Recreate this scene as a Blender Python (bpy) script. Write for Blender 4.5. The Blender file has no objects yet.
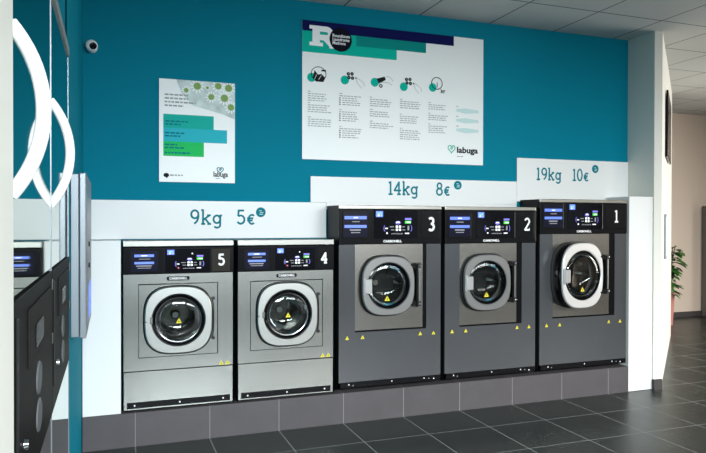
import bpy, bmesh, math, random
from mathutils import Vector, Matrix
random.seed(7)
S = bpy.context.scene
COL = S.collection
PI = math.pi

# ------------------------------------------------------------------ camera
def make_camera():
    yaw, pit, rol = math.radians(20.185), math.radians(.4656), math.radians(.105)
    F = Vector((math.sin(yaw)*math.cos(pit), math.cos(yaw)*math.cos(pit), -math.sin(pit)))
    R = Vector((math.cos(yaw), -math.sin(yaw), 0)); U = R.cross(F)
    R2 = math.cos(rol)*R + math.sin(rol)*U; U2 = -math.sin(rol)*R + math.cos(rol)*U
    cd = bpy.data.cameras.new('camera'); co = bpy.data.objects.new('camera', cd); COL.objects.link(co)
    cd.sensor_width = 36; cd.lens = 655.8/706*36; cd.clip_start = .05
    m = Matrix((R2, U2, -F)).transposed().to_4x4(); m.translation = (0, 0, 1.372)
    co.matrix_world = m
    S.camera = co
make_camera()

# ------------------------------------------------------------------ world, light, exposure
w = bpy.data.worlds.new('world'); S.world = w; w.use_nodes = True
bg = w.node_tree.nodes['Background']; bg.inputs[0].default_value = (.72, .86, 1, 1); bg.inputs[1].default_value = .55

def area(name, loc, rot, sx, sy, power, col):
    l = bpy.data.lights.new(name, 'AREA'); l.shape = 'RECTANGLE'; l.size = sx; l.size_y = sy
    l.energy = power; l.color = col
    o = bpy.data.objects.new(name, l); COL.objects.link(o); o.location = loc
    o.rotation_euler = [math.radians(a) for a in rot]
    return o
# daylight through the tall shopfront windows (wall_front); the sky is high, so its light slants down
LIGHTS = [(1.0, 175, (.86, .95, 1)), (3.3, 115, (.95, .98, 1)), (5.6, 42, (1, .96, .90)), (7.9, 95, (1, .94, .86))]
for lx_, pw, lc in LIGHTS:
    l_ = area('window_daylight', (lx_, -1.90, 2.42), (50, 0, 0), 1.9, .75, pw, lc); l_.data.spread = math.radians(98)
# added light with an unseen side window, to brighten the passage on the right
l_ = area('added_side_light', (9.15, 3.6, 1.6), (80, 0, 90), 2.4, 2.0, 165, (1, .95, .88)); l_.data.spread = math.radians(150)

S.view_settings.view_transform = 'Standard'; S.view_settings.look = 'None'
S.view_settings.gamma = 1; S.view_settings.use_curve_mapping = False
S.view_settings.exposure = 0.0
S.cycles.use_denoising = True
S.cycles.max_bounces = 8

# ------------------------------------------------------------------ materials
def mat(name, col, rough=.5, metal=0, spec=.5, coat=0, emit=None, es=0, bump=0, bscale=(60,60,60), var=0, vscale=(3,3,3)):
    m = bpy.data.materials.new(name); m.use_nodes = True; nt = m.node_tree; b = nt.nodes['Principled BSDF']
    b.inputs['Base Color'].default_value = (*col, 1); b.inputs['Roughness'].default_value = rough
    b.inputs['Metallic'].default_value = metal; b.inputs['Specular IOR Level'].default_value = spec
    b.inputs['Coat Weight'].default_value = coat
    if emit: b.inputs['Emission Color'].default_value = (*emit, 1); b.inputs['Emission Strength'].default_value = es
    if bump or var:
        tc = nt.nodes.new('ShaderNodeTexCoord')
    if bump:
        mp = nt.nodes.new('ShaderNodeMapping'); mp.inputs['Scale'].default_value = bscale
        n = nt.nodes.new('ShaderNodeTexNoise'); n.inputs['Scale'].default_value = 1; n.inputs['Detail'].default_value = 3
        bp = nt.nodes.new('ShaderNodeBump'); bp.inputs['Strength'].default_value = bump; bp.inputs['Distance'].default_value = .002
        nt.links.new(tc.outputs['Object'], mp.inputs[0]); nt.links.new(mp.outputs[0], n.inputs[0])
        nt.links.new(n.outputs[0], bp.inputs['Height']); nt.links.new(bp.outputs[0], b.inputs['Normal'])
    if var:
        mp = nt.nodes.new('ShaderNodeMapping'); mp.inputs['Scale'].default_value = vscale
        n = nt.nodes.new('ShaderNodeTexNoise'); n.inputs['Scale'].default_value = 1; n.inputs['Detail'].default_value = 4
        mr = nt.nodes.new('ShaderNodeMapRange'); mr.inputs[1].default_value = .3; mr.inputs[2].default_value = .7
        mr.inputs[3].default_value = 1-var; mr.inputs[4].default_value = 1+var
        mx = nt.nodes.new('ShaderNodeVectorMath'); mx.operation = 'SCALE'; mx.inputs[0].default_value = col
        nt.links.new(tc.outputs['Object'], mp.inputs[0]); nt.links.new(mp.outputs[0], n.inputs[0]); nt.links.new(n.outputs[0], mr.inputs[0])
        nt.links.new(mr.outputs[0], mx.inputs['Scale']); nt.links.new(mx.outputs[0], b.inputs['Base Color'])
    return m

def tile_mat(name, col, grout, ox, oy, size, gw, rough, axes='XY', var=.25, grough=.7, bump=.3, spec=.5):
    """square tiles with joints at ox + k*size, oy + k*size"""
    m = bpy.data.materials.new(name); m.use_nodes = True; nt = m.node_tree; N = nt.nodes; Lk = nt.links
    b = N['Principled BSDF']; b.inputs['Specular IOR Level'].default_value = spec
    tc = N.new('ShaderNodeTexCoord'); sp = N.new('ShaderNodeSeparateXYZ'); Lk.new(tc.outputs['Object'], sp.inputs[0])
    def mth(op, a, b_=None, c=None):
        n = N.new('ShaderNodeMath'); n.operation = op
        for i, x in enumerate((a, b_, c)):
            if x is None: continue
            if isinstance(x, (int, float)): n.inputs[i].default_value = x
            else: Lk.new(x, n.inputs[i])
        return n.outputs[0]
    ds, ids = [], []
    for ax, o in zip(axes, (ox, oy)):
        t = mth('DIVIDE', mth('SUBTRACT', sp.outputs[ax], o), size)
        fl = mth('FLOOR', t); fr = mth('SUBTRACT', t, fl)
        ds.append(mth('MULTIPLY', mth('MINIMUM', fr, mth('SUBTRACT', 1, fr)), size)); ids.append(fl)
    d = ds[0] if len(ds) == 1 else mth('MINIMUM', ds[0], ds[1])
    line = mth('LESS_THAN', d, gw/2)
    cx = N.new('ShaderNodeCombineXYZ')
    for i, f in enumerate(ids): Lk.new(f, cx.inputs[i])
    wn = N.new('ShaderNodeTexWhiteNoise'); Lk.new(cx.outputs[0], wn.inputs[0])
    ns = N.new('ShaderNodeTexNoise'); ns.inputs['Scale'].default_value = 5; ns.inputs['Detail'].default_value = 8; ns.inputs['Roughness'].default_value = .65
    Lk.new(tc.outputs['Object'], ns.inputs[0])
    f = mth('ADD', mth('MULTIPLY', wn.outputs[0], .35), mth('MULTIPLY', ns.outputs[0], 1.1))
    f = mth('ADD', mth('MULTIPLY', mth('SUBTRACT', f, .7), var*2), 1)
    vm = N.new('ShaderNodeVectorMath'); vm.operation = 'SCALE'; vm.inputs[0].default_value = col; Lk.new(f, vm.inputs['Scale'])
    mix = N.new('ShaderNodeMix'); mix.data_type = 'RGBA'; Lk.new(line, mix.inputs['Factor']); Lk.new(vm.outputs[0], mix.inputs['A'])
    mix.inputs['B'].default_value = (*grout, 1); Lk.new(mix.outputs['Result'], b.inputs['Base Color'])
    Lk.new(mth('ADD', mth('MULTIPLY', line, grough-rough), mth('ADD', rough-.06, mth('MULTIPLY', ns.outputs[0], .12))), b.inputs['Roughness'])
    bp = N.new('ShaderNodeBump'); bp.inputs['Strength'].default_value = bump; bp.inputs['Distance'].default_value = .002
    Lk.new(mth('SUBTRACT', mth('MULTIPLY', ns.outputs[0], .5), line), bp.inputs['Height']); Lk.new(bp.outputs[0], b.inputs['Normal'])
    return m

M = dict(
    teal=mat('teal_paint', (.0, .20, .29), .7, spec=.08, bump=.05, bscale=(90,90,90)),
    white_wall=mat('white_paint', (.74, .735, .67), .6, bump=.05, bscale=(90,90,90)),
    beige=mat('beige_paint', (.66, .55, .46), .7),
    panel=mat('white_laminate', (.78, .79, .78), .4),
    floor=tile_mat('slate_floor_tiles', (.015, .020, .018), (.20, .21, .20), .1318, 3.788, .4466, .007, .33, spec=.32),
    plinth=tile_mat('grey_plinth_tiles', (.072, .064, .068), (.22, .21, .21), .1318, 0, .4466, .004, .5, axes='X', var=.2),
    ceiling=tile_mat('ceiling_tiles', (.54, .55, .54), (.09, .09, .09), 2.176, 3.941, .6036, .012, .8, var=.04, bump=.15),
    baseb=mat('dark_skirting', (.05, .045, .045), .5),
    steel=mat('brushed_steel', (.385, .39, .365), .24, 1, bump=.06, bscale=(4, 4, 400), var=.06, vscale=(2, 2, 5)),
    steel_lt=mat('light_steel', (.33, .33, .305), .3, 1),
    steel_door=mat('satin_door_steel', (.47, .475, .45), .33, 1),
    steel_plate=mat('dark_brushed_steel', (.34, .325, .30), .24, 1, bump=.06, bscale=(4, 4, 400)),
    grey_metal=mat('grey_coated_metal', (.112, .116, .124), .20, .55, var=.05, vscale=(3, 3, 3)),
    door_grey=mat('grey_cast_door', (.22, .22, .215), .38, .6),
    silver=mat('silver_cast_door', (.72, .71, .70), .35, .5),
    latch=mat('latch_grey', (.36, .36, .36), .4, .4),
    dark_chrome=mat('dark_chrome', (.22, .22, .22), .22, 1),
    steel_dark=mat('dark_polished_steel', (.20, .195, .18), .12, 1),
    chrome=mat('chrome', (.75, .75, .75), .08, 1),
    mirror=mat('polished_steel', (.46, .53, .44), .03, 1),
    alu=mat('aluminium', (.26, .285, .31), .4, .6),
    black=mat('black_plastic', (.005, .005, .006), .25, spec=.12),
    black_gloss=mat('black_gloss', (.004, .004, .006), .1, spec=.2),
    panel_black=mat('matt_black_panel', (.008, .0075, .007), .45, spec=.03),
    brownplate=mat('brown_black_plate', (.028, .024, .019), .25, spec=.12),
    darkplate=mat('charcoal_plate', (.007, .007, .008), .2, spec=.12),
    button_grey=mat('grey_button', (.10, .105, .11), .5, spec=.1),
    reader_black=mat('reader_black', (.016, .015, .014), .5, spec=.03),
    side=mat('dark_machine_side', (.014, .014, .015), .4, spec=.1),
    rubber=mat('rubber', (.012, .012, .012), .6),
    white=mat('white_gloss', (.88, .88, .88), .3),
    white_ink=mat('white_ink', (.9, .9, .9), .5),
    teal_ink=mat('teal_ink', (.0, .19, .24), .6, spec=.1),
    green_ink=mat('green_teal_ink', (.0, .44, .33), .6, spec=.08),
    midteal_ink=mat('mid_teal_ink', (.0, .24, .22), .6, spec=.08),
    navy=mat('navy_ink', (.002, .005, .075), .6, spec=.08),
    nearblack=mat('blue_black_ink', (.003, .003, .012), .6, spec=.08),
    black_ink=mat('black_ink', (.01, .012, .012), .6, spec=.1),
    grey_ink=mat('grey_ink', (.30, .32, .32), .6),
    pale_ink=mat('pale_teal_ink', (.55, .74, .72), .6),
    paper=mat('poster_white', (.86, .88, .87), .4),
    bar_teal=mat('poster_teal', (.0, .43, .35), .5, spec=.1),
    bar_cyan=mat('poster_cyan', (.02, .47, .56), .5, spec=.1),
    bar_green=mat('poster_green', (.01, .54, .12), .5, spec=.1),
    pale_photo=mat('poster_pale_photo', (.52, .62, .60), .45, var=.25, vscale=(14,14,14)),
    petal=mat('petal_white', (.84, .87, .86), .5),
    flower_green=mat('flower_green', (.16, .32, .03), .5),
    yellow=mat('warning_yellow', (.80, .68, .02), .4),
    s_blue=mat('screen_blue', (.05, .1, .5), .4, emit=(.18, .32, 1.), es=.65),
    s_navy=mat('screen_dark_blue', (.008, .008, .022), .25, spec=.1),
    s_cyan=mat('screen_light_blue', (.1, .3, .7), .4, emit=(.25, .55, 1.), es=.9),
    s_white=mat('screen_white', (.6, .6, .6), .4, emit=(.9, .95, .95), es=.7),
    s_grey=mat('screen_grey', (.2, .2, .22), .4, emit=(.3, .3, .34), es=.25),
    s_green=mat('screen_green', (.02, .4, .02), .4, emit=(.05, .9, .08), es=.5),
    s_red=mat('screen_red', (.5, .05, .08), .4, emit=(1, .25, .35), es=.7),
    s_purple=mat('screen_violet', (.1, .08, .5), .4, emit=(.3, .25, 1.), es=.6),
    leaf=mat('leaf', (.045, .16, .025), .35, var=.4, vscale=(12,12,12)),
    bark=mat('bark', (.12, .08, .05), .8),
    pot=mat('pink_pot', (.55, .22, .20), .5),
    soil=mat('soil', (.03, .02, .015), .9),
    taupe=mat('taupe_laminate', (.17, .15, .14), .45),
    paving=mat('paving', (.35, .34, .33), .8, var=.1),
)
def glass_mat():
    m = bpy.data.materials.new('clear_glass'); m.use_nodes = True; nt = m.node_tree; nt.nodes.clear()
    o = nt.nodes.new('ShaderNodeOutputMaterial'); mx = nt.nodes.new('ShaderNodeMixShader')
    t = nt.nodes.new('ShaderNodeBsdfTransparent'); t.inputs[0].default_value = (.93, .95, .94, 1)
    g = nt.nodes.new('ShaderNodeBsdfGlossy'); g.inputs['Roughness'].default_value = .02
    lw = nt.nodes.new('ShaderNodeFresnel'); lw.inputs['IOR'].default_value = 1.35
    nt.links.new(lw.outputs[0], mx.inputs[0]); nt.links.new(t.outputs[0], mx.inputs[1]); nt.links.new(g.outputs[0], mx.inputs[2]); nt.links.new(mx.outputs[0], o.inputs[0])
    return m
M['glass'] = glass_mat()
def drum_mat():
    m = mat('perforated_drum_steel', (.55, .55, .54), .25, 1); nt = m.node_tree; b = nt.nodes['Principled BSDF']
    tc = nt.nodes.new('ShaderNodeTexCoord'); v = nt.nodes.new('ShaderNodeTexVoronoi'); v.inputs['Scale'].default_value = 55; v.inputs['Randomness'].default_value = .1
    cr = nt.nodes.new('ShaderNodeMath'); cr.operation = 'GREATER_THAN'; cr.inputs[1].default_value = .28
    mx = nt.nodes.new('ShaderNodeMix'); mx.data_type = 'RGBA'; mx.inputs['A'].default_value = (.01, .01, .01, 1); mx.inputs['B'].default_value = (.16, .155, .15, 1)
    nt.links.new(tc.outputs['Object'], v.inputs[0]); nt.links.new(v.outputs['Distance'], cr.inputs[0]); nt.links.new(cr.outputs[0], mx.inputs['Factor']); nt.links.new(mx.outputs['Result'], b.inputs['Base Color'])
    return m
M['drum'] = drum_mat()

# ------------------------------------------------------------------ mesh builder
class MB:
    def __init__(s): s.v = []; s.f = []; s.m = []; s.mats = []
    def mi(s, m):
        if m not in s.mats: s.mats.append(m)
        return s.mats.index(m)
    def poly(s, pts, m):
        n = len(s.v); s.v += [tuple(p) for p in pts]; s.f.append(list(range(n, n+len(pts)))); s.m.append(s.mi(m))
    def mesh(s, vs, fs, m):
        n = len(s.v); s.v += [tuple(p) for p in vs]; k = s.mi(m)
        for f in fs: s.f.append([i+n for i in f]); s.m.append(k)
    def box(s, x0, x1, y0, y1, z0, z1, m, skip=''):
        vs = [(x0,y0,z0),(x1,y0,z0),(x1,y1,z0),(x0,y1,z0),(x0,y0,z1),(x1,y0,z1),(x1,y1,z1),(x0,y1,z1)]
        fs = dict(b=(0,3,2,1), t=(4,5,6,7), f=(0,1,5,4), r=(1,2,6,5), k=(2,3,7,6), l=(3,0,4,7))
        s.mesh(vs, [f for k, f in fs.items() if k not in skip], m)
    def rect(s, x0, x1, z0, z1, y, m):      # facing -y
        s.n = getattr(s, 'n', 0)+1; y -= 1e-5*(s.n % 9)
        s.poly([(x0,y,z0),(x1,y,z0),(x1,y,z1),(x0,y,z1)], m)
    def disc(s, cx, cz, r, y, m, n=28, rz=None):
        rz = rz or r
        s.poly([(cx+r*math.cos(2*PI*i/n), y, cz+rz*math.sin(2*PI*i/n)) for i in range(n)], m)
    def loops(s, loops, m, close=True, cap0=False, cap1=False):
        n = len(loops[0]); vs = [p for l in loops for p in l]; fs = []
        for a in range(len(loops)-1):
            for i in range(n if close else n-1):
                j = (i+1) % n; fs.append((a*n+i, a*n+j, (a+1)*n+j, (a+1)*n+i))
        if cap0: fs.append(tuple(range(n))[::-1])
        if cap1: fs.append(tuple((len(loops)-1)*n+i for i in range(n)))
        s.mesh(vs, fs, m)
    def lathe(s, cx, cz, prof, m, n=48):    # prof: (r, y) around a y axis
        s.loops([[(cx+r*math.cos(2*PI*i/n), y, cz+r*math.sin(2*PI*i/n)) for i in range(n)] for r, y in prof], m)
    def tube(s, pts, r, m, n=10, cap=True):
        pts = [Vector(p) for p in pts]; rs = r if isinstance(r, (list, tuple)) else [r]*len(pts); lo = []
        ref = None
        for i, p in enumerate(pts):
            t = (pts[min(i+1, len(pts)-1)]-pts[max(i-1, 0)]).normalized()
            if ref is None: ref = Vector((0,0,1)) if abs(t.z) < .9 else Vector((1,0,0))
            a = (ref - t*ref.dot(t)).normalized(); b = t.cross(a); ref = a
            lo.append([tuple(p + rs[i]*(math.cos(2*PI*k/n)*a + math.sin(2*PI*k/n)*b)) for k in range(n)])
        s.loops(lo, m, cap0=cap, cap1=cap)
    def stroke(s, pts, w_, y, m):           # ribbon in the x-z plane
        s.n = getattr(s, 'n', 0)
        for (x0, z0), (x1, z1) in zip(pts, pts[1:]):
            d = math.hypot(x1-x0, z1-z0) or 1e-9; nx, nz = -(z1-z0)/d*w_/2, (x1-x0)/d*w_/2
            ps = [(x0-nx,y,z0-nz),(x1-nx,y,z1-nz),(x1+nx,y,z1+nz),(x0+nx,y,z0+nz)]
            s.n += 1; k = -1e-5*(s.n % 40); s.poly([(q[0], q[1]+k, q[2]) for q in ps], m)
        for x, z in pts[1:-1]: s.n += 1; s.disc(x, z, w_/2, y-1e-5*(s.n % 40), m, 8)
    def build(s, name, parent=None, loc=None, rot=None, smooth=False, bevel=0, weld=False):
        me = bpy.data.meshes.new(name); me.from_pydata(s.v, [], s.f)
        for m in s.mats: me.materials.append(M[m])
        for p, k in zip(me.polygons, s.m): p.material_index = k
        if weld or smooth or bevel:
            bm = bmesh.new(); bm.from_mesh(me); bmesh.ops.remove_doubles(bm, verts=bm.verts, dist=1e-5)
            bmesh.ops.recalc_face_normals(bm, faces=bm.faces); bm.to_mesh(me); bm.free()
        me.validate(); me.update()
        if smooth:
            for p in me.polygons: p.use_smooth = True
            try: me.set_sharp_from_angle(angle=math.radians(35))
            except Exception: pass
        o = bpy.data.objects.new(name, me); COL.objects.link(o)
        if parent: o.parent = parent
        if loc: o.location = loc
        if rot: o.rotation_euler = rot
        if bevel:
            b = o.modifiers.new('bevel', 'BEVEL'); b.width = bevel; b.segments = 2; b.limit_method = 'ANGLE'
        return o

def thing(name, label, cat, loc, rotz=0, group=None):
    o = bpy.data.objects.new(name, None); COL.objects.link(o); o.location = loc; o.rotation_euler = (0, 0, rotz)
    o.empty_display_size = .1
    o['label'] = label; o['category'] = cat
    if group: o['group'] = group
    return o
def tag(o, label, cat, group=None, kind=None):
    o['label'] = label; o['category'] = cat
    if group: o['group'] = group
    if kind: o['kind'] = kind
    return o
def struct(o): o['kind'] = 'structure'; return o

def arc(cx, cz, rx, rz, a0, a1, n=14):
    return [(cx+rx*math.cos(math.radians(a0+(a1-a0)*i/n)), cz+rz*math.sin(math.radians(a0+(a1-a0)*i/n))) for i in range(n+1)]
# slab serif stroke letters, unit cap height
GL = {
 '9': (.60, [arc(.29,.68,.23,.28,0,360,20), [(.52,.68)]+arc(.18,.60,.34,.58,0,-80,8)]),
 '5': (.60, [[(.50,.97),(.13,.97),(.10,.56)], arc(.27,.31,.25,.30,130,-150,14)]),
 '1': (.40, [[(.04,.88),(.2,.96),(.2,0)], [(.02,.0),(.38,.0)]]),
 '4': (.62, [[(.42,0),(.42,.96),(.03,.30),(.60,.30)], [(.26,0),(.58,0)]]),
 '8': (.60, [arc(.28,.74,.19,.22,0,360,18), arc(.28,.26,.24,.26,0,360,18)]),
 '0': (.60, [arc(.28,.49,.24,.49,0,360,22)]),
 'k': (.66, [[(0,.98),(.12,.98),(.12,0)], [(0,0),(.26,0)], [(.52,.60),(.13,.28)], [(.25,.38),(.52,0)], [(.38,.61),(.62,.61)], [(.40,0),(.64,0)]]),
 'g': (.62, [arc(.26,.33,.22,.27,0,360,18), [(.60,.60),(.48,.60),(.48,-.08)]+arc(.27,-.08,.21,.19,0,-150,8)]),
 'E': (.56, [arc(.33,.33,.22,.33,50,310,16), [(0,.41),(.42,.41)], [(0,.25),(.38,.25)]]),
 '3': (.58, [arc(.26,.73,.20,.23,140,-90,12), arc(.26,.26,.24,.26,90,-140,12)]),
 '2': (.58, [arc(.27,.72,.21,.25,160,-20,12)+[(.06,.03),(.52,.03)], ]),
}
def write(mb, text, x, z, h, wt, y, m, sx=1.0):
    for ch in text:
        adv, st = GL[ch]
        for p in st: mb.stroke([(x+a*h*sx, z+b*h) for a, b in p], wt*h, y, m)
        x += (adv+.10)*h*sx
    return x
def text_mesh(body, size, m, x, z, y, parent, name='lettering', offset=0, align='LEFT', sx=1):
    cu = bpy.data.curves.new(name, 'FONT'); cu.body = body; cu.size = size; cu.offset = offset; cu.align_x = align
    cu.resolution_u = 3
    t = bpy.data.objects.new(name, cu); COL.objects.link(t)
    dg = bpy.context.evaluated_depsgraph_get(); me = bpy.data.meshes.new_from_object(t.evaluated_get(dg))
    bpy.data.objects.remove(t); bpy.data.curves.remove(cu)
    for v in me.vertices: v.co = (v.co.x*sx+x, y, v.co.y+z)
    me.materials.clear(); me.materials.append(M[m])
    o = bpy.data.objects.new(name, me); COL.objects.link(o); o.parent = parent
    return o
def scribble(mb, x0, x1, z, h, y, m):        # one row of print too small to read
    x = x0
    while x < x1:
        w_ = random.uniform(.012, .032); mb.rect(x, min(x+w_, x1), z, z+h, y, m); x += w_+.006

# ------------------------------------------------------------------ room shell
FY, BY, CZ = 4.20, 4.4695, 2.924
XR, YF, YFAR = 9.3, -2.0, 7.23
def wallbox(name, boxes, m, mats=None):
    mb = MB()
    for b in boxes: mb.box(*b, m)
    return struct(mb.build(name))
wallbox('floor', [(-1.1, XR, YF, YFAR+.1, -.1, 0)], 'floor')
wallbox('ceiling', [(-1.1, XR, YF, YFAR+.1, CZ, CZ+.1)], 'ceiling')
wallbox('wall_back', [(-.17, 4.15, BY, BY+.12, 0, CZ)], 'teal')
wallbox('wall_left', [(-.29, -.17, 2.80, BY+.12, 0, CZ), (-.29, -.17, 1.24, 2.80, 2.05, CZ), (-1.05, -.93, 1.24, 2.80, 0, CZ),
                      (-.93, -.17, 2.80, 2.88, 0, CZ), (-.93, -.17, 1.16, 1.24, 0, CZ), (-.29, -.17, YF, 1.16, 0, CZ)], 'teal')
# partition: front end, then a diagonal wall running back to the right
mb = MB()
P0 = (4.15, BY+.12); P1 = (4.15, 4.175); P2 = (4.222, 4.165); P3 = (6.35, 6.115); P4 = (6.27, 6.20); P5 = (4.30, 4.59)
pl = [P0, P1, P2, P3, P4, P5]
mb.loops([[(x, y, 0) for x, y in pl], [(x, y, CZ) for x, y in pl]], 'white_wall', cap0=True, cap1=True)
struct(mb.build('wall_right', weld=True))
wallbox('wall_far', [(3.0, XR, YFAR, YFAR+.12, 0, CZ)], 'beige')
wallbox('wall_side', [(XR, XR+.12, YF, 2.3, 0, CZ), (XR, XR+.12, 4.9, YFAR+.12, 0, CZ), (XR, XR+.12, 2.3, 4.9, 0, .5), (XR, XR+.12, 2.3, 4.9, 2.7, CZ)], 'beige')
mb = MB()
for q in [(2.3, 4.9, .5, .55), (2.3, 4.9, 2.65, 2.7), (2.3, 2.35, .55, 2.65), (4.85, 4.9, .55, 2.65)]: mb.box(XR+.03, XR+.08, q[0], q[1], q[2], q[3], 'alu')
mb.box(XR+.05, XR+.06, 2.35, 4.85, .55, 2.65, 'glass'); struct(mb.build('window_5'))  # unseen window, added to go with the side light
# front wall with four shop windows (behind the photographer)
fb = [(-.17, XR, YF-.15, YF, 2.85, CZ), (-.17, XR, YF-.15, YF, 0, .12)]
xs = [-.17, .0, 2.0, 2.3, 4.3, 4.6, 6.6, 6.9, 8.9, XR]
for a, b in zip(xs[::2], xs[1::2]): fb.append((a, b, YF-.15, YF, .12, 2.85))
wallbox('wall_front', fb, 'white_wall')
for k, (a, b) in enumerate(zip(xs[1::2], xs[2::2])):
    mb = MB()
    for q in [(a, b, .12, .17), (a, b, 2.80, 2.85), (a, a+.05, .17, 2.80), (b-.05, b, .17, 2.80)]: mb.box(q[0], q[1], YF-.10, YF-.05, q[2], q[3], 'alu')
    mb.box(a+.05, b-.05, YF-.08, YF-.07, .17, 2.80, 'glass')
    struct(mb.build('window_%d' % (k+1)))
wallbox('ground', [(-8, 16, -14, YF-.15, -.12, -.01)], 'paving')
mb = MB(); mb.box(4.14, 4.155, 4.160, 4.175, 0, .085, 'baseb'); mb.box(4.14, 4.222, 4.150, 4.166, 0, .085, 'baseb'); struct(mb.build('baseboard_right'))
mb = MB(); mb.box(4.6, XR, YFAR-.015, YFAR, 0, .075, 'baseb'); struct(mb.build('baseboard_far'))
# tiled plinth, white fillers either side of the machine row
mb = MB(); mb.box(-.165, 3.905, 4.185, BY, 0, .205, 'plinth'); struct(mb.build('trim_1'))
mb = MB(); mb.box(-.165, .050, 4.192, BY, .206, 1.252, 'panel'); struct(mb.build('trim_2', bevel=.002))
mb = MB(); mb.box(3.906, 4.148, 4.185, BY, 0.002, 1.575, 'panel'); struct(mb.build('trim_3', bevel=.002))
# pale pilaster facing at the left edge of the view
mb = MB(); mb.box(-.169, -.151, .62, 1.200, 0, CZ, 'white_wall'); struct(mb.build('trim_4', bevel=.004))

# ------------------------------------------------------------------ washing machines
def superell(cx, cz, a, b, n, y, N=72):
    out = []
    for i in range(N):
        t = 2*PI*i/N; c, s_ = math.cos(t), math.sin(t); d = (abs(c)**n+abs(s_)**n)**(-1/n)
        out.append((cx+a*d*c, y, cz+b*d*s_))
    return out
def circ(cx, cz, r, y, N=72): return [(cx+r*math.cos(2*PI*i/N), y, cz+r*math.sin(2*PI*i/N)) for i in range(N)]
def holed(mb, x0, x1, z0, z1, cx, cz, r, y, m, depth=.02):
    cs = [math.atan2(z-cz, x-cx) % (2*PI) for x in (x0, x1) for z in (z0, z1)]
    an = sorted(set([2*PI*i/72 for i in range(72)] + cs)); o, c = [], []
    for t in an:
        dx, dz = math.cos(t), math.sin(t); k = 1e9
        if dx > 1e-9: k = min(k, (x1-cx)/dx)
        if dx < -1e-9: k = min(k, (x0-cx)/dx)
        if dz > 1e-9: k = min(k, (z1-cz)/dz)
        if dz < -1e-9: k = min(k, (z0-cz)/dz)
        o.append((cx+k*dx, y, cz+k*dz)); c.append((cx+r*dx, y, cz+r*dz))
    mv = lambda l: [(p[0], p[1]+depth, p[2]) for p in l]
    mb.loops([mv(c), c, o, mv(o)], m)
def squircle_ring(mb, cx, cz, a, b, n, r, y0, y1, m, ch=.006):
    """door plate: outer super-ellipse, round hole; front at y0 (nearer), back at y1"""
    mb.loops([superell(cx, cz, a, b, n, y1), superell(cx, cz, a, b, n, y0+ch), superell(cx, cz, a-ch, b-ch, n, y0),
              circ(cx, cz, r+ch, y0), circ(cx, cz, r, y0+ch), circ(cx, cz, r, y1), superell(cx, cz, a, b, n, y1)], m)

def drum(root, cx, cz, r, y0=.03, y1=.235, back='steel'):
    mb = MB(); mb.lathe(cx, cz, [(r, y0+.01), (r, y1)], 'drum'); mb.lathe(cx, cz, [(r*1.03, y0-.012), (r*.88, y0-.002), (r, y0+.01)], 'rubber')
    mb.disc(cx, cz, r, y1, back); mb.lathe(cx, cz, [(.03, y1-.02), (.02, y1-.03), (0.001, y1-.03)], 'chrome', 20)
    for k in range(3):
        t = 2*PI*k/3+.5
        c, s_ = math.cos(t), math.sin(t); px, pz = -s_, c
        a0 = (cx+c*r*.99+px*.03, cz+s_*r*.99+pz*.03); a1 = (cx+c*r*.99-px*.03, cz+s_*r*.99-pz*.03); tp = (cx+c*r*.68, cz+s_*r*.68)
        mb.loops([[(a0[0], y0+.02, a0[1]), (tp[0], y0+.02, tp[1]), (a1[0], y0+.02, a1[1])], [(a0[0], y1, a0[1]), (tp[0], y1, tp[1]), (a1[0], y1, a1[1])]], back, cap0=True)
    return mb.build('drum', root, smooth=True)
def bowl(parent, cx, cz, r, y0, bulge=.02, pos=None):
    mb = MB(); mb.lathe(cx, cz, [(r, y0), (r*.96, y0-bulge*.5), (r*.8, y0-bulge*.85), (r*.5, y0-bulge), (r*.02, y0-bulge*1.05)], 'glass')
    mb.lathe(cx, cz, [(r, y0+.004), (r*.97, y0+.035), (r*.78, y0+.07), (r*.5, y0+.085), (r*.02, y0+.088)], 'glass')
    o = mb.build('door_glass', parent, smooth=True); return o
def sticker(mb, cx, cz, y, s=.014):
    mb.poly([(cx-s, y, cz-s*.85), (cx+s, y, cz-s*.85), (cx, y, cz+s)], 'yellow')
    mb.poly([(cx-s*.25, y-.0004, cz-s*.5), (cx+s*.25, y-.0004, cz-s*.5), (cx, y-.0004, cz+s*.35)], 'black_ink')

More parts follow.
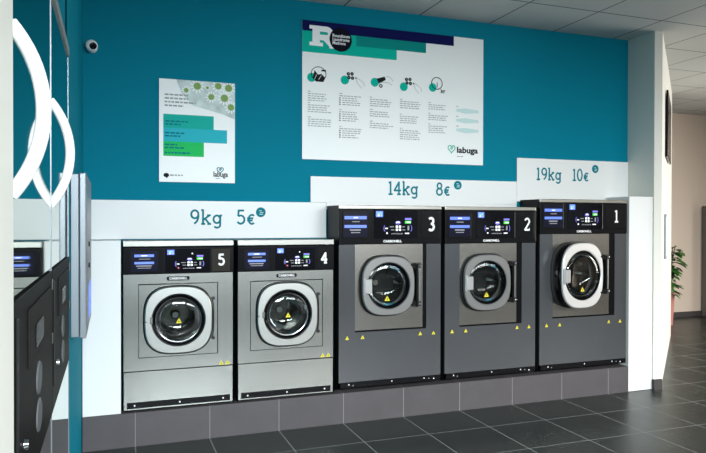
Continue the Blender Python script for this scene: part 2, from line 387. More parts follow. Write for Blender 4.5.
def displays(root, lx0, lx1, cx0, cx1, nx0, nx1, z0, z1, y, num, plate, red):
    # left card display
    def fr(a, b, name, m):
        mb = MB(); mb.box(a, b, y-.004, y, z0, z1, m); return mb.build(name, root, bevel=.002)
    ld = fr(lx0, lx1, 'card_display', 'darkplate'); mb = MB(); W, H = lx1-lx0, z1-z0; yy = y-.0046
    X = lambda f: lx0+W*f; Z = lambda f: z1-H*f
    e0, b0 = (.14, .24) if red else (.03, .07)
    mb.rect(X(e0), X(1-e0), Z(.93), Z(.07), yy, 's_navy')
    mb.rect(X(b0), X(1-b0), Z(.32), Z(.21), yy-.0005, 's_blue'); mb.rect(X(b0), X(1-b0), Z(.62), Z(.52), yy-.0005, 's_blue')
    mb.rect(X(.36), X(.66), Z(.42), Z(.39), yy-.0005, 's_grey'); mb.rect(X(.28), X(.7), Z(.72), Z(.67), yy-.0005, 's_grey'); mb.rect(X(.32), X(.68), Z(.80), Z(.77), yy-.0005, 's_grey')
    mb.rect(X(.42), X(.58), Z(.285), Z(.245), yy-.001, 's_white')
    mb.build('screen', ld)
    td = fr(cx0, cx1, 'programme_display', 'black_gloss'); mb = MB(); W = cx1-cx0
    X = lambda f: cx0+W*f
    R_ = lambda a, b, c, d, m, k=0: mb.rect(X(a), X(b), Z(d), Z(c), yy-.0003*k, m)
    R_(.04, .20, .03, .24, 's_blue'); R_(.07, .17, .08, .13, 's_cyan', 1); R_(.08, .12, .15, .21, 's_white', 1); R_(.14, .18, .15, .2, 's_cyan', 1)
    R_(.70, .85, .27, .34, 's_purple'); R_(.70, .84, .37, .47, 's_green'); R_(.74, .83, .40, .44, 's_white', 1)
    mb.disc(X(.54), Z(.44), W*.06, yy, 's_purple', 16, H*.06); R_(.50, .58, .40, .44, 's_white', 1)
    for a, b in ((.49, .54), (.56, .61)):
        for c, d in ((.54, .62), (.65, .73)): R_(a, b, c, d, 's_white')
    for a, b, c in ((.35, .45, .57), (.38, .46, .68), (.64, .70, .57), (.64, .71, .68)): R_(a, b, c, c+.03, 's_grey')
    mb.stroke([(X(.22)+W*.035*(1-math.cos(t)), Z(.64)+H*.11*math.sin(t)) for t in [-1.3+2.6*i/8 for i in range(9)]], .0035, yy, 's_purple')
    mb.stroke([(X(.86)-W*.035*(1-math.cos(t)), Z(.64)+H*.11*math.sin(t)) for t in [-1.3+2.6*i/8 for i in range(9)]], .0035, yy, 's_purple')
    R_(.25, .31, .62, .66, 's_white'); R_(.76, .80, .55, .71, 's_grey')
    mb.disc(X(.29), Z(.81), H*.032, yy, 's_red' if red else 's_white', 12)
    for a in range(6): R_(.39+.045*a, .42+.045*a, .82-.01*(a % 2), .85, 's_grey')
    R_(.70, .80, .80, .84, 's_white')
    if red: mb.disc(X(.60), Z(.20), H*.03, yy, 's_white', 12)
    mb.build('screen', td)
    npl = fr(nx0, nx1, 'number_plate', plate); npl['label'] = 'plate with the white number %s' % num
    mb = MB(); h = H*.46; adv = GL[num][0]; cxm = (nx0+nx1)/2
    wt = .15 if num in '12' else .19
    write(mb, num, cxm-adv*h/2+.004, (z0+z1)/2-h*.46, h, wt, y-.0048, 'white_ink', 1.0)
    if num == '2': mb.stroke([(cxm+.25*h, (z0+z1)/2-h*.46), (cxm+.25*h, (z0+z1)/2-h*.28)], .05*h, y-.0048, 'white_ink')
    mb.build('number', npl)

LOGO = 'CARBONELL'
def small_machine(name_label, x0, x1, num, plate, dcx, dcz, ra, rb):
    """9 kg washer; local origin at base, front middle; y into the wall"""
    w_ = x1-x0; h = w_/2; z0 = .212; D = BY-FY-.014
    root = thing('washing_machine', name_label, 'washing machine', ((x0+x1)/2, FY, z0), group=None)
    lx = lambda X: X-(x0+x1)/2
    lz = lambda Z: Z-z0
    mb = MB(); mb.box(-h, h, .012, D, .0, 1.036, 'side', skip='f'); mb.box(-h+.008, h-.008, .02, .03, 0, .24, 'side'); mb.build('body', root)
    mb = MB(); mb.box(-h-.002, h-.006, -.004, .012, 1.002, 1.038, 'steel_lt'); mb.build('top_lid', root, bevel=.003)
    cx, cz = lx(dcx), lz(dcz)
    mb = MB(); holed(mb, -h+.002, h-.012, .243, .832, cx, cz, .150, 0, 'steel'); mb.build('front_panel', root)
    # access plate around the door, outlined by a dark gap
    X0, X1, Z0, Z1 = lx(ra), lx(rb), lz(.532), lz(.985)
    mb = MB(); holed(mb, X0, X1, Z0, Z1, cx, cz, .155, -.0015, 'black', .0015); 
    holed(mb, X0+.003, X1-.006, Z0+.0045, Z1-.006, cx, cz, .155, -.005, 'steel', .0035); mb.build('access_plate', root)
    mb = MB(); mb.box(-h+.002, h-.012, 0, .018, .006, .236, 'steel'); lp = mb.build('lower_panel', root, bevel=.002)
    mb = MB(); mb.box(-h+.022, h-.03, -.004, .0, .016, .054, 'black')
    for f in (.07, .5, .93): mb.disc(-h+.022+(w_-.052)*f, .034, .005, -.0045, 'white_ink', 12)
    mb.build('vent_strip', lp)
    mb = MB(); mb.box(-h, h-.006, -.003, .02, .833, .998, 'black'); mb.build('control_panel', root, bevel=.003)
    displays(root, lx(x0+.012), lx(x0+.232), lx(x0+.246), lx(x0+.517), lx(x0+.527), lx(x1-.030), .840, .985, -.003, num, plate, True)
    # badge
    bx = (X0+X1)/2-.005
    mb = MB(); mb.loops([superell(bx, .803, .068, .013, 6, -.004, 40), superell(bx, .803, .068, .013, 6, -.001, 40)], 'black', cap0=True); mb.disc(bx, .803, .067, -.0042, 'black', 40, .0125)
    bd = mb.build('badge', root); text_mesh(LOGO, .0195, 'white_ink', bx, .7965, -.0046, bd, 'lettering', .0006, 'CENTER', 1.0)
    # door
    a, b = .203, .208
    mb = MB(); squircle_ring(mb, cx, cz, a+.008, b+.007, 3.0, .15, -.009, -.0045, 'black', .001); mb.build('door_gasket', root)
    door = None
    mb = MB(); squircle_ring(mb, cx, cz, a, b, 3.0, .158, -.030, -.006, 'steel_door'); door = mb.build('door', root, smooth=True)
    mb = MB(); mb.lathe(cx, cz, [(.158, -.024), (.156, -.034), (.154, -.036), (.148, -.030), (.143, -.018), (.143, .03)], 'black_gloss'); mb.build('door_ring', door, smooth=True)
    mb = MB(); mb.lathe(cx, cz, [(.143, -.016), (.140, -.022), (.134, -.020), (.131, -.010), (.130, .02)], 'dark_chrome'); mb.build('inner_ring', door, smooth=True)
    bowl(door, cx, cz, .131, -.010, .018)
    mb = MB(); mb.loops([arc3(cx, cz, .172, -.031, 172, 186), arc3(cx, cz, .150, -.031, 172, 186)], 'steel', close=False)
    mb.box(cx-.208, cx-.188, -.033, -.03, cz-.006, cz-.002, 'black'); mb.build('handle_recess', door)
    for s_ in (1, -1): hg = MB(); hg.lathe(cx+.212, cz+s_*.125, [(.0001, -.022), (.0095, -.022), (.0115, -.006)], 'rubber', 16); hg.build('hinge', root)
    q = MB(); q.lathe(cx, cz, [(.130, .018), (.112, .03), (.108, .05), (.116, .06)], 'dark_chrome'); q.build('drum_rim', root, smooth=True)
    q = MB(); q.tube([(cx+x, -.010, cz+z) for x, z in [(a+.004, -.125), (a+.011, -.08), (a+.013, 0), (a+.011, .08), (a+.004, .125)]], .0035, 'rubber', 8); q.build('hinge_rod', root, smooth=True)
    drum(root, cx, cz, .142, back='steel_dark')
    for sx_ in (h-.085, h-.045): mb = MB(); sticker(mb, sx_, .258, -.0012); mb.build('warning_sticker', root)
    mb = MB(); mb.poly([(cx+.02+.0*i, -.0295, 0) for i in range(0)] or [(cx-.017,-.0298,cz-.020),(cx+.017,-.0298,cz-.020),(cx,-.0298,cz+.012)], 'yellow')
    mb.poly([(cx-.005,-.0300,cz-.015),(cx+.005,-.0300,cz-.015),(cx,-.0300,cz+.002)], 'black_ink'); mb.build('glass_sticker', door)
    return root
def arc3(cx, cz, r, y, a0, a1, n=6): return [(p[0], y, p[1]) for p in arc(cx, cz, r, r, a0, a1, n)]

small_machine('small steel washing machine numbered 5, leftmost in the row', .063, .737, '5', 'brownplate', .388, .760, .151, .632)
small_machine('small steel washing machine numbered 4, beside number 5', .757, 1.413, '4', 'black', 1.082, .762, .838, 1.329)

def large_machine(label, x0, x1, ztop, num, pl0, pl1, ps1, plz, dcx, dcz, da, db, gr, ajar=0, dmat='door_grey', pf=.045, hinge_dx=0):
    w_ = x1-x0; h = w_/2; z0 = .232; D = BY-FY-.014; H = ztop-z0
    root = thing('washing_machine', label, 'washing machine', ((x0+x1)/2, FY, z0))
    lx = lambda X: X-(x0+x1)/2
    lz = lambda Z: Z-z0
    pz = H-.268    # bottom of the control panel
    mb = MB(); mb.box(-h, h, .012, D, 0, H-.002, 'side', skip='f'); mb.build('body', root)
    mb = MB(); mb.box(-h+.0, h, -.004, .012, H-.026, H, 'steel_lt'); mb.build('top_lid', root, bevel=.003)
    mb = MB(); mb.box(-h, h, -.004, .02, pz, H-.027, 'darkplate'); mb.build('control_panel', root, bevel=.003)
    A, B_, S1, PZ = lx(pl0), lx(pl1), lx(ps1), lz(plz)
    mb = MB(); mb.box(-h+.002, A-.001, 0, .02, PZ-.012, pz-.002, 'grey_metal'); mb.build('left_column', root)
    mb = MB(); mb.box(S1+.001, h-.002, 0, .02, PZ-.012, pz-.002, 'grey_metal'); mb.build('right_column', root)
    mb = MB(); mb.box(-h+.002, h-.002, 0, .02, .040, PZ-.012, 'grey_metal'); mb.build('lower_panel', root)
    cx, cz = lx(dcx), lz(dcz)
    mb = MB(); holed(mb, A, B_, PZ, pz-.002, cx, cz, gr+.01, .003, 'steel_plate', .02); mb.build('door_surround', root)
    mb = MB(); mb.box(B_, S1, .006, .02, PZ-.012, pz-.002, 'black'); mb.box(A, B_, .006, .02, PZ-.011, PZ-.001, 'black'); mb.build('black_strip', root)  # black strip right of the plate, black line along its bottom
    mb = MB(); mb.box(-h+.014, h-.004, -.002, .02, .002, .038, 'black')
    for f in (.08, .12, .5, .83, .88, .93): mb.disc(-h+.014+(w_-.018)*f, .020+.004*((f*100) % 3-1), .0045, -.0026, 's_grey' if f in (.12, .88) else 'white_ink', 10)
    mb.build('kick_strip', root)
    displays(root, -h+.025, -h+.213, -h+.255, -h+.588, -h+.624, h-.018, pz+.038, H-.034, -.004, num, 'black', False)
    lg = text_mesh(LOGO, .0215, 'white_ink', lx((pl0+pl1)/2)+.02, pz+.012, -.0048, root, 'lettering', .0008, 'CENTER', 1.15)
    # door assembly, pivoting on the right hinge
    hx = cx+da+.012
    mb = MB(); squircle_ring(mb, cx, cz, da+.008, db+.008, 2.9, gr+.006, -.016, .004, 'rubber', .004); mb.build('door_gasket', root, smooth=True)
    door = MB(); mk = lambda m_: m_
    ox = hx
    squircle_ring(door, cx-ox, cz, da, db, 2.9, gr, -pf, -pf+.022, dmat)
    dr = door.build('door', root, loc=(ox, 0, 0), rot=(0, 0, math.radians(ajar)), smooth=True)
    mb = MB(); mb.lathe(cx-ox, cz, [(gr+.028, -pf+.02), (gr+.034, -pf+.026), (gr+.03, -.014)], 'rubber'); squircle_ring(mb, cx-ox, cz, da+.003, db+.003, 2.9, gr, -pf+.018, -.018 if not ajar else -pf+.05, 'black', .003)
    mb.build('door_back', dr, smooth=True)
    mb = MB(); mb.lathe(cx-ox, cz, [(gr+.001, -pf+.004), (gr-.006, -pf+.002), (gr-.012, -pf+.012), (gr-.016, -.010)], 'black_gloss'); mb.build('inner_ring', dr, smooth=True)
    bowl(dr, cx-ox, cz, gr-.012, -pf+.012, .012)
    # latch handle on the left
    mb = MB(); hxx = cx-ox-da
    mb.box(hxx+.012, hxx+.068, -pf-.016, -pf, cz-.050, cz+.050, 'latch'); mb.box(hxx+.004, hxx+.022, -pf-.010, -pf+.002, cz-.060, cz+.060, 'latch')
    mb.build('handle', dr, bevel=.008)
    # hinge bar
    mb = MB(); bx = hx+.004+hinge_dx
    mb.box(bx-.004, bx+.010, -.045, -.004, cz-.155, cz+.145, 'black')
    for s_ in (1, -1):
        mb.box(bx-.006, bx+.036, -.040, .003, cz+s_*.135-.018, cz+s_*.135+.018, 'rubber'); mb.lathe(bx+.026, cz+s_*.135, [(.0001, -.046), (.007, -.046), (.008, -.040)], 'chrome', 14)
    mb.tube([(bx+.026, -.03, cz-.12), (bx+.026, -.03, cz+.12)], .006, 'steel_lt'); mb.build('hinge', root, bevel=.003)
    for s_ in (1, -1): mb = MB(); mb.lathe(da*2-.012-ox+cx-da-.012, cz+s_*.14, [(.0001, -pf-.003), (.007, -pf-.003), (.008, -pf)], 'black', 14); mb.build('bolt', dr)
    drum(root, cx, cz, gr+.0, back='side')
    for f in (.08, .225, .79, .925): mb = MB(); sticker(mb, -h+w_*f, lz(.575), -.0008, .0135); mb.build('warning_sticker', root)
    gx, gz, gy = cx-ox-.015, cz-gr*.55, -pf-.004
    mb = MB(); mb.poly([(gx-.02, gy, gz-.016), (gx+.02, gy, gz-.016), (gx, gy, gz+.018)], 'yellow'); mb.poly([(gx-.006, gy-.0005, gz-.01), (gx+.006, gy-.0005, gz-.01), (gx, gy-.0005, gz+.008)], 'black_ink')
    mb.build('glass_sticker', dr)
    return root
large_machine('medium grey washing machine numbered 3, right of number 4 under the 14kg panel', 1.441, 2.217, 1.482, '3', 1.560, 2.073, 2.100, .622, 1.793, .927, .197, .205, .158)
large_machine('medium grey washing machine numbered 2, left of the largest machine', 2.247, 3.024, 1.480, '2', 2.370, 2.855, 2.900, .617, 2.580, .925, .197, .205, .158)
large_machine('largest grey washing machine numbered 1, with silver door ajar', 3.060, 3.894, 1.545, '1', 3.180, 3.720, 3.774, .637, 3.385, .958, .218, .250, .190, ajar=8, dmat='silver', pf=.06, hinge_dx=.035)

# ------------------------------------------------------------------ white price panels above the machines
def price_panel(x0, x1, z0, z1, kg, price, xk, xe, zb, bx, bz, label, y=BY, sx=1.0, under=None):
    root = thing('price_panel', label, 'sign', ((x0+x1)/2, y, z0)); ox = (x0+x1)/2
    mb = MB(); mb.box(x0-ox, x1-ox, -.012, -.001, 0, z1-z0, 'panel')
    if under: mb.box(under-ox, x1-ox, -.012, -.001, -.05, 0, 'panel')
    mb.build('board', root, bevel=.0015)
    H = .094
    for t, x in ((kg, xk), (price, xe)):
        mb = MB(); write(mb, t, x-ox, zb-z0, H, .14, -.0135, 'teal_ink', sx); mb.build('lettering', root)
    mb = MB(); mb.disc(bx-ox, bz-z0, .034, -.0135, 'teal_ink', 32)
    bd = mb.build('badge', root); mb = MB()
    for i, (a, b) in enumerate(((-.012, .006), (-.006, .018), (-.010, .016))): mb.rect(bx-ox+a, bx-ox+b, bz-z0+.008-.012*i, bz-z0+.013-.012*i, -.0145, 'pale_ink')
    mb.build('badge_print', bd)
price_panel(-.155, 1.434, 1.254, 1.505, '9kg', '5E', .488, .796, 1.352, .962, 1.432, 'white price panel reading 9kg 5€ above machines 5 and 4', sx=1.08)
price_panel(1.319, 3.029, 1.506, 1.690, '14kg', '8E', 1.915, 2.312, 1.572, 2.496, 1.650, 'white price panel reading 14kg 8€ above machines 3 and 2', under=1.436)
price_panel(3.031, 4.148, 1.532, 1.880, '19kg', '10E', 3.214, 3.567, 1.712, 3.798, 1.812, 'white price panel reading 19kg 10€ above machine 1')

# ------------------------------------------------------------------ posters on the teal wall
def heart(mb, cx, cz, s, y, m, wt):
    pts = []
    for i in range(33):
        t = 2*PI*i/32; pts.append((cx+s*.5*math.sin(t)**3*1.0, cz+s*.5*(13*math.cos(t)-5*math.cos(2*t)-2*math.cos(3*t)-math.cos(4*t))/15))
    mb.stroke(pts, wt, y, m); mb.stroke([(cx-s*.18, cz+s*.12), (cx-s*.02, cz-s*.08), (cx+s*.26, cz+s*.26)], wt, y, m)

def big_poster():
    x0, x1, z0, z1 = 1.256, 2.717, 1.809, 2.787
    root = thing('instruction_poster', 'large white laundry instruction poster with navy and teal header', 'poster', (x0, BY, z0))
    mb = MB(); mb.box(0, x1-x0, -.014, -.001, 0, z1-z0, 'paper'); mb.build('board', root)
    Y = -.0150; X = lambda a: a-x0; Z = lambda a: a-z0
    mb = MB(); mb.rect(0, X(2.457), Z(2.713), z1-z0, Y, 'navy'); mb.rect(0, X(1.66), Z(2.564), Z(2.713), Y, 'green_ink')
    mb.rect(X(1.66), X(2.221), Z(2.638), Z(2.713), Y, 'midteal_ink'); mb.rect(X(1.66), X(1.98), Z(2.564), Z(2.638), Y, 'green_ink')
    # slab R
    y = Y-.0006; R = lambda a, b, c, d: mb.rect(X(a), X(b), Z(c), Z(d), y, 'white_ink')
    R(1.330, 1.385, 2.612, 2.755); R(1.308, 1.408, 2.612, 2.638); R(1.308, 1.40, 2.730, 2.755)
    mb.stroke([(X(1.385), Z(2.735)), (X(1.43), Z(2.735))]+[(X(1.435)+.032*math.cos(t), Z(2.705)+.030*math.sin(t)) for t in [PI/2-PI*i/8 for i in range(9)]]+[(X(1.385), Z(2.675))], .040, y, 'white_ink')
    mb.stroke([(X(1.420), Z(2.680)), (X(1.482), Z(2.622))], .048, y, 'white_ink'); R(1.455, 1.51, 2.603, 2.628)
    mb.disc(X(1.541), Z(2.672), .085, y-.0006, 'nearblack', 40)
    mb.build('header_print', root)
    for i, (t, w) in enumerate((('Roundtown', 1), ('Laundrome', 1), ('Madrona', 1))):
        text_mesh(t, .031, 'white_ink', X(1.478), Z(2.688-.026*i), y-.0012, root, 'lettering', .0008, 'LEFT', .9)
    ic = [(1.376, 2.405), (1.618, 2.405), (1.853, 2.400), (2.078, 2.400), (2.313, 2.402)]
    B = 'black_ink'; y2 = Y-.0006; disc_at = ((-.052, -.018), (-.045, -.018), (-.048, -.012), (-.040, -.028), (-.035, -.018))
    def icon(k):
        q = MB(); q.disc(X(ic[k][0]+disc_at[k][0]), Z(ic[k][1]+disc_at[k][1]), .032, Y, 'green_ink', 24); return q
    mb = icon(0); cx, cz = X(1.376), Z(2.405)         # washer drum with laundry
    mb.stroke([(cx+.055*math.cos(t), cz+.01+.05*math.sin(t)) for t in [2*PI*i/24 for i in range(25)]], .005, y2, B)
    mb.poly([(cx-.045, y2, cz-.02), (cx-.02, y2, cz-.045), (cx+.035, y2, cz-.045), (cx+.05, y2, cz-.015), (cx+.02, y2, cz+.012), (cx-.005, y2, cz+.005), (cx-.03, y2, cz+.035)], B)
    mb.rect(cx+.02, cx+.055, cz+.03, cz+.042, y2, B)
    mb.stroke([(cx-.03, cz-.03), (cx-.015, cz+.005)], .003, y2-.0004, 'white_ink'); mb.stroke([(cx, cz-.03), (cx+.02, cz)], .003, y2-.0004, 'white_ink')
    mb.build('icon', root)
    def hand(hx, hz, f=1):
        mb.stroke([(hx, hz), (hx+.03, hz-.012*f), (hx+.062, hz-.035), (hx+.066, hz-.06)], .003, y2, 'grey_ink'); mb.stroke([(hx, hz-.005), (hx+.012, hz-.04), (hx+.045, hz-.075)], .003, y2, 'grey_ink'); mb.disc(hx, hz-.003, .006, y2, B, 10)
    for k in (1, 3):
        mb = icon(k); cx, cz = X(ic[k][0]), Z(ic[k][1])
        for a, b in ((-.018, .028), (.010, .030), (-.014, .002), (.014, .0)): mb.disc(cx+a, cz+b, .013, y2, B, 14); mb.disc(cx+a, cz+b, .004, y2-.0004, 'grey_ink', 8)
        hand(cx+.040, cz+.005); mb.build('icon', root)
    mb = icon(2); cx, cz = X(ic[2][0]), Z(ic[2][1])
    mb.poly([(cx-.035, y2, cz+.015), (cx+.03, y2, cz+.035), (cx+.04, y2, cz+.012), (cx-.015, y2, cz-.02)], B); mb.disc(cx, cz-.035, .014, y2, B, 16); mb.disc(cx, cz-.035, .006, y2-.0004, 'paper', 12)
    mb.stroke([(cx+.04, cz+.035), (cx+.07, cz+.036), (cx+.10, cz+.006)], .003, y2, 'grey_ink'); mb.stroke([(cx-.01, cz-.01), (cx+.05, cz-.006), (cx+.09, cz-.022)], .003, y2, 'grey_ink')
    mb.build('icon', root)
    mb = icon(4); cx, cz = X(ic[4][0]), Z(ic[4][1])
    mb.stroke([(cx+.045*math.cos(t), cz+.015+.045*math.sin(t)) for t in [2*PI*i/24 for i in range(25)]], .006, y2, B)
    mb.stroke([(cx+.002, cz+.022), (cx+.002, cz-.015)], .006, y2, B); mb.stroke([(cx, cz-.022), (cx+.04, cz-.028)], .003, y2, 'grey_ink')
    mb.build('icon', root)
    t3 = text_mesh('30\u2032', .034, 'black_ink', cx+.030, cz-.055, y2, root, 'lettering', .001)
    cols = [(1.297, .18, 0), (1.532, .175, 1), (1.767, .19, 0), (2.007, .18, 0), (2.242, .17, 0)]
    tops = [[2.285, 2.205, 2.105], [2.285, 2.170, 2.050], [2.275, 2.185, 2.100], [2.275, 2.165, 2.060], [2.265, 2.185, 2.105]]
    nr = [[4, 4, 4], [5, 5, 5], [4, 3, 3], [4, 4, 5], [3, 3, 4]]
    for (cx, w_, bul), tp, nn in zip(cols, tops, nr):
        mb = MB()
        for z, n in zip(tp, nn):
            scribble(mb, X(cx), X(cx)+.022, Z(z), .0055, Y, 'grey_ink')
            for i in range(n):
                zz = Z(z)-.016-.0155*i
                a = .022 if bul and i else 0
                scribble(mb, X(cx)+a, X(cx)+w_*random.uniform(.7, 1), zz, .006, Y, 'grey_ink')
                if a: mb.disc(X(cx)+.004, zz+.003, .0055, Y, 'black_ink', 10)
        mb.build('text_column', root)
    mb = MB()
    for z in (2.25, 2.175, 2.10):
        scribble(mb, X(2.48), X(2.50), Z(z), .006, Y, 'grey_ink'); mb.poly([(X(2.48), Y, Z(z-.035)), (X(2.56), Y, Z(z-.048)), (X(2.675), Y, Z(z-.038)), (X(2.675), Y, Z(z-.018)), (X(2.56), Y, Z(z-.008)), (X(2.48), Y, Z(z-.016))], 'pale_ink')
    mb.build('text_column', root)
    mb = MB(); heart(mb, X(2.440), Z(1.928), .060, Y, 'green_ink', .007)
    mb.build('heart_logo', root)
    text_mesh('labuga', .062, 'black_ink', X(2.484), Z(1.900), Y, root, 'lettering', .0022, 'LEFT', 1.2)
    mb = MB(); scribble(mb, X(2.488), X(2.54), Z(1.868), .006, Y, 'grey_ink'); mb.build('small_print', root)
big_poster()

def small_poster():
    x0, x1, z0, z1 = .290, .784, 1.628, 2.303
    root = thing('flower_poster', 'small white poster with daisies and three coloured bars', 'poster', (x0, BY, z0))
    mb = MB(); mb.box(0, x1-x0, -.010, -.001, 0, z1-z0, 'paper'); mb.build('board', root)
    Y = -.011; X = lambda a: a-x0; Z = lambda a: a-z0
    mb = MB()
    mb.poly([(X(.40), Y, Z(z1)), (X(.43), Y, Z(2.22)), (X(.50), Y, Z(2.14)), (X(.60), Y, Z(2.115)), (X(.70), Y, Z(2.09)), (X(x1)-.001, Y, Z(2.06)), (X(x1)-.001, Y, Z(z1)-.001)], 'pale_photo')
    for i, (fx, fz, r) in enumerate([(.534, 2.268, .024), (.462, 2.236, .015), (.672, 2.277, .022), (.741, 2.268, .024), (.713, 2.199, .025), (.626, 2.202, .020), (.757, 2.140, .022), (.60, 2.262, .010)]):
        for k in range(11):
            t = 2*PI*k/11+i; c, s_ = math.cos(t), math.sin(t); px, pz = X(fx)+c*r*.9, Z(fz)+s_*r*.9; L_ = r*1.15
            pts = []
            for q in range(10):
                u = 2*PI*q/10; a, b = L_*.5*(1+math.cos(u)), r*.26*math.sin(u); pts.append((min(px+c*a-s_*b, X(x1)-.001), Y-.0004-.00005*k, min(pz+s_*a+c*b, z1-z0-.001)))
            mb.poly(pts, 'petal')
        mb.disc(X(fx), Z(fz), r, Y-.0012, 'flower_green', 18)
    mb.build('flower_print', root)
    mb = MB()
    for x, a, b, m in ((.642, 1.983, 2.073, 'bar_teal'), (.731, 1.894, 1.983, 'bar_cyan'), (.577, 1.798, 1.894, 'bar_green')): mb.rect(X(.316), X(x), Z(a), Z(b), Y, m)
    for x, z, w_ in ((.33, 2.022, .15), (.33, 2.002, .10), (.325, 1.945, .125), (.325, 1.925, .10), (.325, 1.868, .08), (.325, 1.848, .125), (.325, 1.815, .16)): scribble(mb, X(x), X(x)+w_, Z(z), .010, Y-.0005, 'teal_ink')
    mb.build('bar_print', root)
    mb = MB()
    for i, w_ in enumerate((.15, .15, .20, .12)): scribble(mb, X(.325), X(.325)+w_, Z(2.196-.024*i), .010, Y-.0012, 'grey_ink')
    mb.loops([[(X(.335)+.018*math.cos(t), Y, Z(1.672)+.014*math.sin(t)) for t in [2*PI*i/20 for i in range(20)]], [(X(.335), Y, Z(1.672))]*20], 'black_ink'); mb.poly([(X(.332), Y, Z(1.662)), (X(.338), Y, Z(1.650)), (X(.346), Y, Z(1.664))], 'black_ink')
    scribble(mb, X(.358), X(.44), Z(1.668), .009, Y, 'grey_ink'); mb.build('text_print', root)
    mb = MB(); heart(mb, X(.685), Z(1.715), .042, Y, 'teal_ink', .006); mb.build('heart_logo', root)
    text_mesh('labuga', .048, 'black_ink', X(.688), Z(1.670), Y, root, 'lettering', .0012, 'CENTER', .82)
    mb = MB(); scribble(mb, X(.655), X(.69), Z(1.655), .005, Y, 'grey_ink'); mb.build('small_print', root)
small_poster()

# ------------------------------------------------------------------ security camera
root = thing('security_camera', 'small white dome security camera high on the teal wall', 'camera', (-.118, BY, 2.465))
mb = MB(); mb.lathe(0, 0, [(.0001, 0), (.034, -.001), (.034, -.012), (.026, -.018), (.024, -.03)], 'white', 32); mb.build('mount', root, smooth=True)
mb = MB(); c = Vector((0, -.052, 0)); n = 20; lo = []
for i in range(1, n):
    t = PI*i/n; lo.append([(c.x+.037*math.sin(t)*math.cos(2*PI*k/32), c.y-.037*math.cos(t), c.z+.037*math.sin(t)*math.sin(2*PI*k/32)) for k in range(32)])
mb.loops(lo, 'white', cap0=True, cap1=True); mb.build('housing', root, smooth=True)
mb = MB(); lo = []
d = Vector((.30, -.93, -.22)).normalized(); a = d.orthogonal().normalized(); b = d.cross(a)
for r_, k in ((.022, .0315), (.021, .0365), (.014, .0375), (.0005, .0378)): lo.append([tuple(c+d*k+r_*(math.cos(2*PI*i/24)*a+math.sin(2*PI*i/24)*b)) for i in range(24)])
mb.loops(lo, 'black_gloss'); mb.build('lens', root, smooth=True)

# ------------------------------------------------------------------ stacked dryers in the left wall
DX, DW = -.160, .775
def bow(z0, z1, s):
    L_ = (z1-z0)/2; R_ = (L_*L_+s*s)/(2*s); zc = (z0+z1)/2; a0 = math.asin(L_/R_)
    return [(R_*math.cos(a)-R_+s, zc+R_*math.sin(a)) for a in [-a0+2*a0*i/20 for i in range(21)]]
def dryer(ynear, label):
    """faces +x; local origin at the base of the front, near edge; y runs away from the viewer"""
    r = thing('stacked_dryer', label, 'tumble dryer', (DX, ynear, 0), group='steel dryers stacked in the left wall')
    W = DW-.004
    mb = MB(); mb.box(-.74, -.012, 0, W, .02, 2.035, 'alu'); mb.build('body', r)
    mb = MB(); mb.box(-.01, .005, 0, W, 2.012, 2.045, 'latch'); mb.build('top_trim', r)
    mb = MB(); mb.box(-.01, .0015, W-.006, W+.001, .02, 2.012, 'alu'); mb.build('edge_trim', r)
    for z0, z1, nm, hz in ((1.240, 2.020, 'upper_door', (1.416, 1.712)), (.10, .822, 'lower_door', (.30, .63))):
        mb = MB(); mb.box(-.012, 0, .002, W-.012, z0, z1, 'mirror'); d = mb.build(nm, r)
        mb = MB(); mb.tube([(x-.004, .020, z) for x, z in bow(hz[0], hz[1], .052)], .0128, 'white', 12); mb.build('handle', d, smooth=True)
    mb = MB(); mb.box(-.012, .002, .0, W, .02, .098, 'side'); mb.build('kick_panel', r)
    mb = MB(); mb.box(-.012, .003, .0, W-.002, .830, 1.232, 'panel_black'); cp = mb.build('control_panel', r, bevel=.002)
    def patch(y0, y1, z0, z1, m, nm, t=.004, bev=.0015):
        q = MB(); q.box(.003, .003+t, y0, y1, z0, z1, m); return q.build(nm, cp, bevel=bev)
    patch(.20, .70, 1.075, 1.195, 'reader_black', 'card_reader', .004)
    q = MB(); q.box(.007, .009, .30, .46, 1.10, 1.15, 'black'); q.build('slot', cp)
    for z in (1.015, .930):
        q = MB(); q.loops([[(.003, .40+.055*math.cos(t), z+.037*math.sin(t)) for t in [2*PI*i/28 for i in range(28)]], [(.006, .40+.052*math.cos(t), z+.034*math.sin(t)) for t in [2*PI*i/28 for i in range(28)]]], 'button_grey', cap1=True)
        q.build('push_button', cp, smooth=True)
    q = MB(); q.tube([(.002, .14, .945), (.010, .14, .945)], [.011, .009], 'chrome', 14); q.build('knob', cp, smooth=True)
    patch(.02, .045, .90, 1.20, 'side', 'edge_strip', .003)
    for z in (1.18, 1.03): patch(.745, .757, z, z+.03, 'steel_lt', 'indicator', .003)
    return r
dryer(1.246, 'mirror-steel stacked dryer beside the pale pilaster with large white bow handle')
dryer(2.021, 'mirror-steel stacked dryer next to the grey payment terminal')

# ------------------------------------------------------------------ payment terminal
r = thing('payment_terminal', 'slim grey payment terminal on the teal left wall', 'terminal', (-.170, 3.10, .862))
mb = MB(); mb.box(.001, .034, 0, .75, 0, .715, 'alu'); mb.build('back_housing', r, bevel=.003)
mb = MB(); mb.box(.036, .064, -.004, .754, -.006, .72, 'alu'); fr = mb.build('front_cover', r, bevel=.005)
mb = MB(); mb.box(.064, .0655, .30, .68, .04, .20, 's_blue'); mb.build('screen', r)
mb = MB(); mb.box(.064, .066, .05, .7, .28, .62, 'alu'); mb.build('keypad', r, bevel=.003)
for z in (.30, .40):
    mb = MB(); mb.tube([(.06, .25, z), (.072, .25, z)], [.013, .011], 'black', 12); mb.build('button', r, smooth=True)

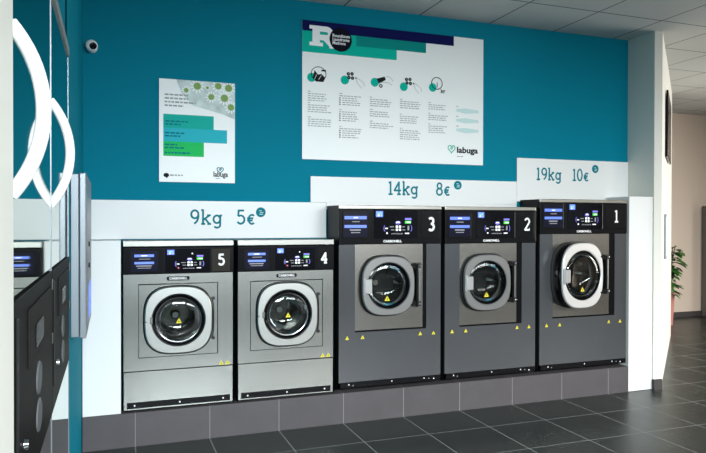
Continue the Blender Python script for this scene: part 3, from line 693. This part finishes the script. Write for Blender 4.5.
# ------------------------------------------------------------------ things on and behind the diagonal wall
u = Vector((P3[0]-P2[0], P3[1]-P2[1], 0)).normalized(); ang = math.atan2(u.y, u.x); nrm = Vector((u.y, -u.x, 0))
def on_diag(t, z, off=0): p = Vector((P2[0], P2[1], 0))+u*t+nrm*off; return (p.x, p.y, z)
r = thing('wall_television', 'black flat television high on the white diagonal wall', 'television', on_diag(.62, 1.96), ang)
mb = MB(); mb.box(.25, .65, -.008, -.001, .2, .5, 'black'); mb.build('bracket', r)
mb = MB(); mb.box(0, .95, -.026, -.008, 0, .60, 'black'); cs = mb.build('casing', r, bevel=.004)
mb = MB(); mb.rect(.02, .93, .02, .58, -.0265, 'black_gloss'); mb.build('screen', cs)
r = thing('wall_notice', 'small grey framed notice on the white diagonal wall', 'notice', on_diag(.53, 1.04), ang)
mb = MB(); mb.box(0, .30, -.016, -.001, 0, .40, 'alu'); f = mb.build('frame', r, bevel=.002)
mb = MB(); mb.rect(.02, .28, .02, .38, -.0165, 'pale_ink'); mb.build('sheet', f)

r = thing('potted_plant', 'green leafy potted plant half hidden behind the diagonal wall', 'plant', (6.935, 6.75, 0))
mb = MB()
prof = [(.075, 0), (.095, .38), (.105, .40), (.105, .43), (.096, .43), (.092, .40)]
mb.loops([[(r_*math.cos(2*PI*i/24), r_*math.sin(2*PI*i/24), z) for i in range(24)] for r_, z in prof], 'pot', cap0=True); mb.build('pot', r, smooth=True)
mb = MB(); mb.loops([[(.091*math.cos(2*PI*i/24), .091*math.sin(2*PI*i/24), .405) for i in range(24)]], 'soil', cap1=True); mb.build('soil', r)
st = MB(); lf = MB()
for s_ in range(7):
    a = 2*PI*s_/7+.3; top = Vector((.09*math.cos(a), .09*math.sin(a), random.uniform(.88, 1.16)))
    pts = [Vector((.03*math.cos(a), .03*math.sin(a), .40)).lerp(top, i/5)+Vector((random.uniform(-.012, .012), random.uniform(-.012, .012), 0)) for i in range(6)]
    st.tube(pts, [.008]*3+[.005]*3, 'bark', 6)
    for k in range(20):
        f = random.uniform(.05, 1); p = Vector((.03*math.cos(a), .03*math.sin(a), .40)).lerp(top, f)
        b = random.uniform(0, 2*PI); d = Vector((math.cos(b), math.sin(b), random.uniform(-.35, .5))).normalized(); sd = d.cross(Vector((0, 0, 1))).normalized(); up = sd.cross(d)
        L_ = random.uniform(.11, .19); wd = L_*.34
        rows = []
        for q, ww in ((0, .04), (.2, .6), (.45, 1), (.7, .85), (.9, .4), (1, .03)):
            c = p+d*(.02+L_*q)-Vector((0, 0, 1))*.05*q*q
            rows.append([tuple(c-sd*wd*ww+up*wd*ww*.25), tuple(c), tuple(c+sd*wd*ww+up*wd*ww*.25)])
        lf.loops(rows, 'leaf', close=False)
st.build('stem', r, smooth=True); lf.build('foliage', r, smooth=True)

r = thing('storage_cabinet', 'dark taupe cabinet against the beige far wall', 'cabinet', (8.07, 6.86, 0))
mb = MB(); mb.box(0, .9, 0, .35, .0, 1.60, 'taupe'); mb.build('body', r, bevel=.004)
for k in (0, 1):
    mb = MB(); mb.box(.006+.447*k, .441+.447*k, -.018, 0, .06, 1.58, 'taupe'); d = mb.build('door', r, bevel=.003)
    mb = MB(); x = .41 if k == 0 else .48; mb.tube([(x, -.03, .75), (x, -.03, .92)], .006, 'steel_lt', 8); mb.build('handle', d)
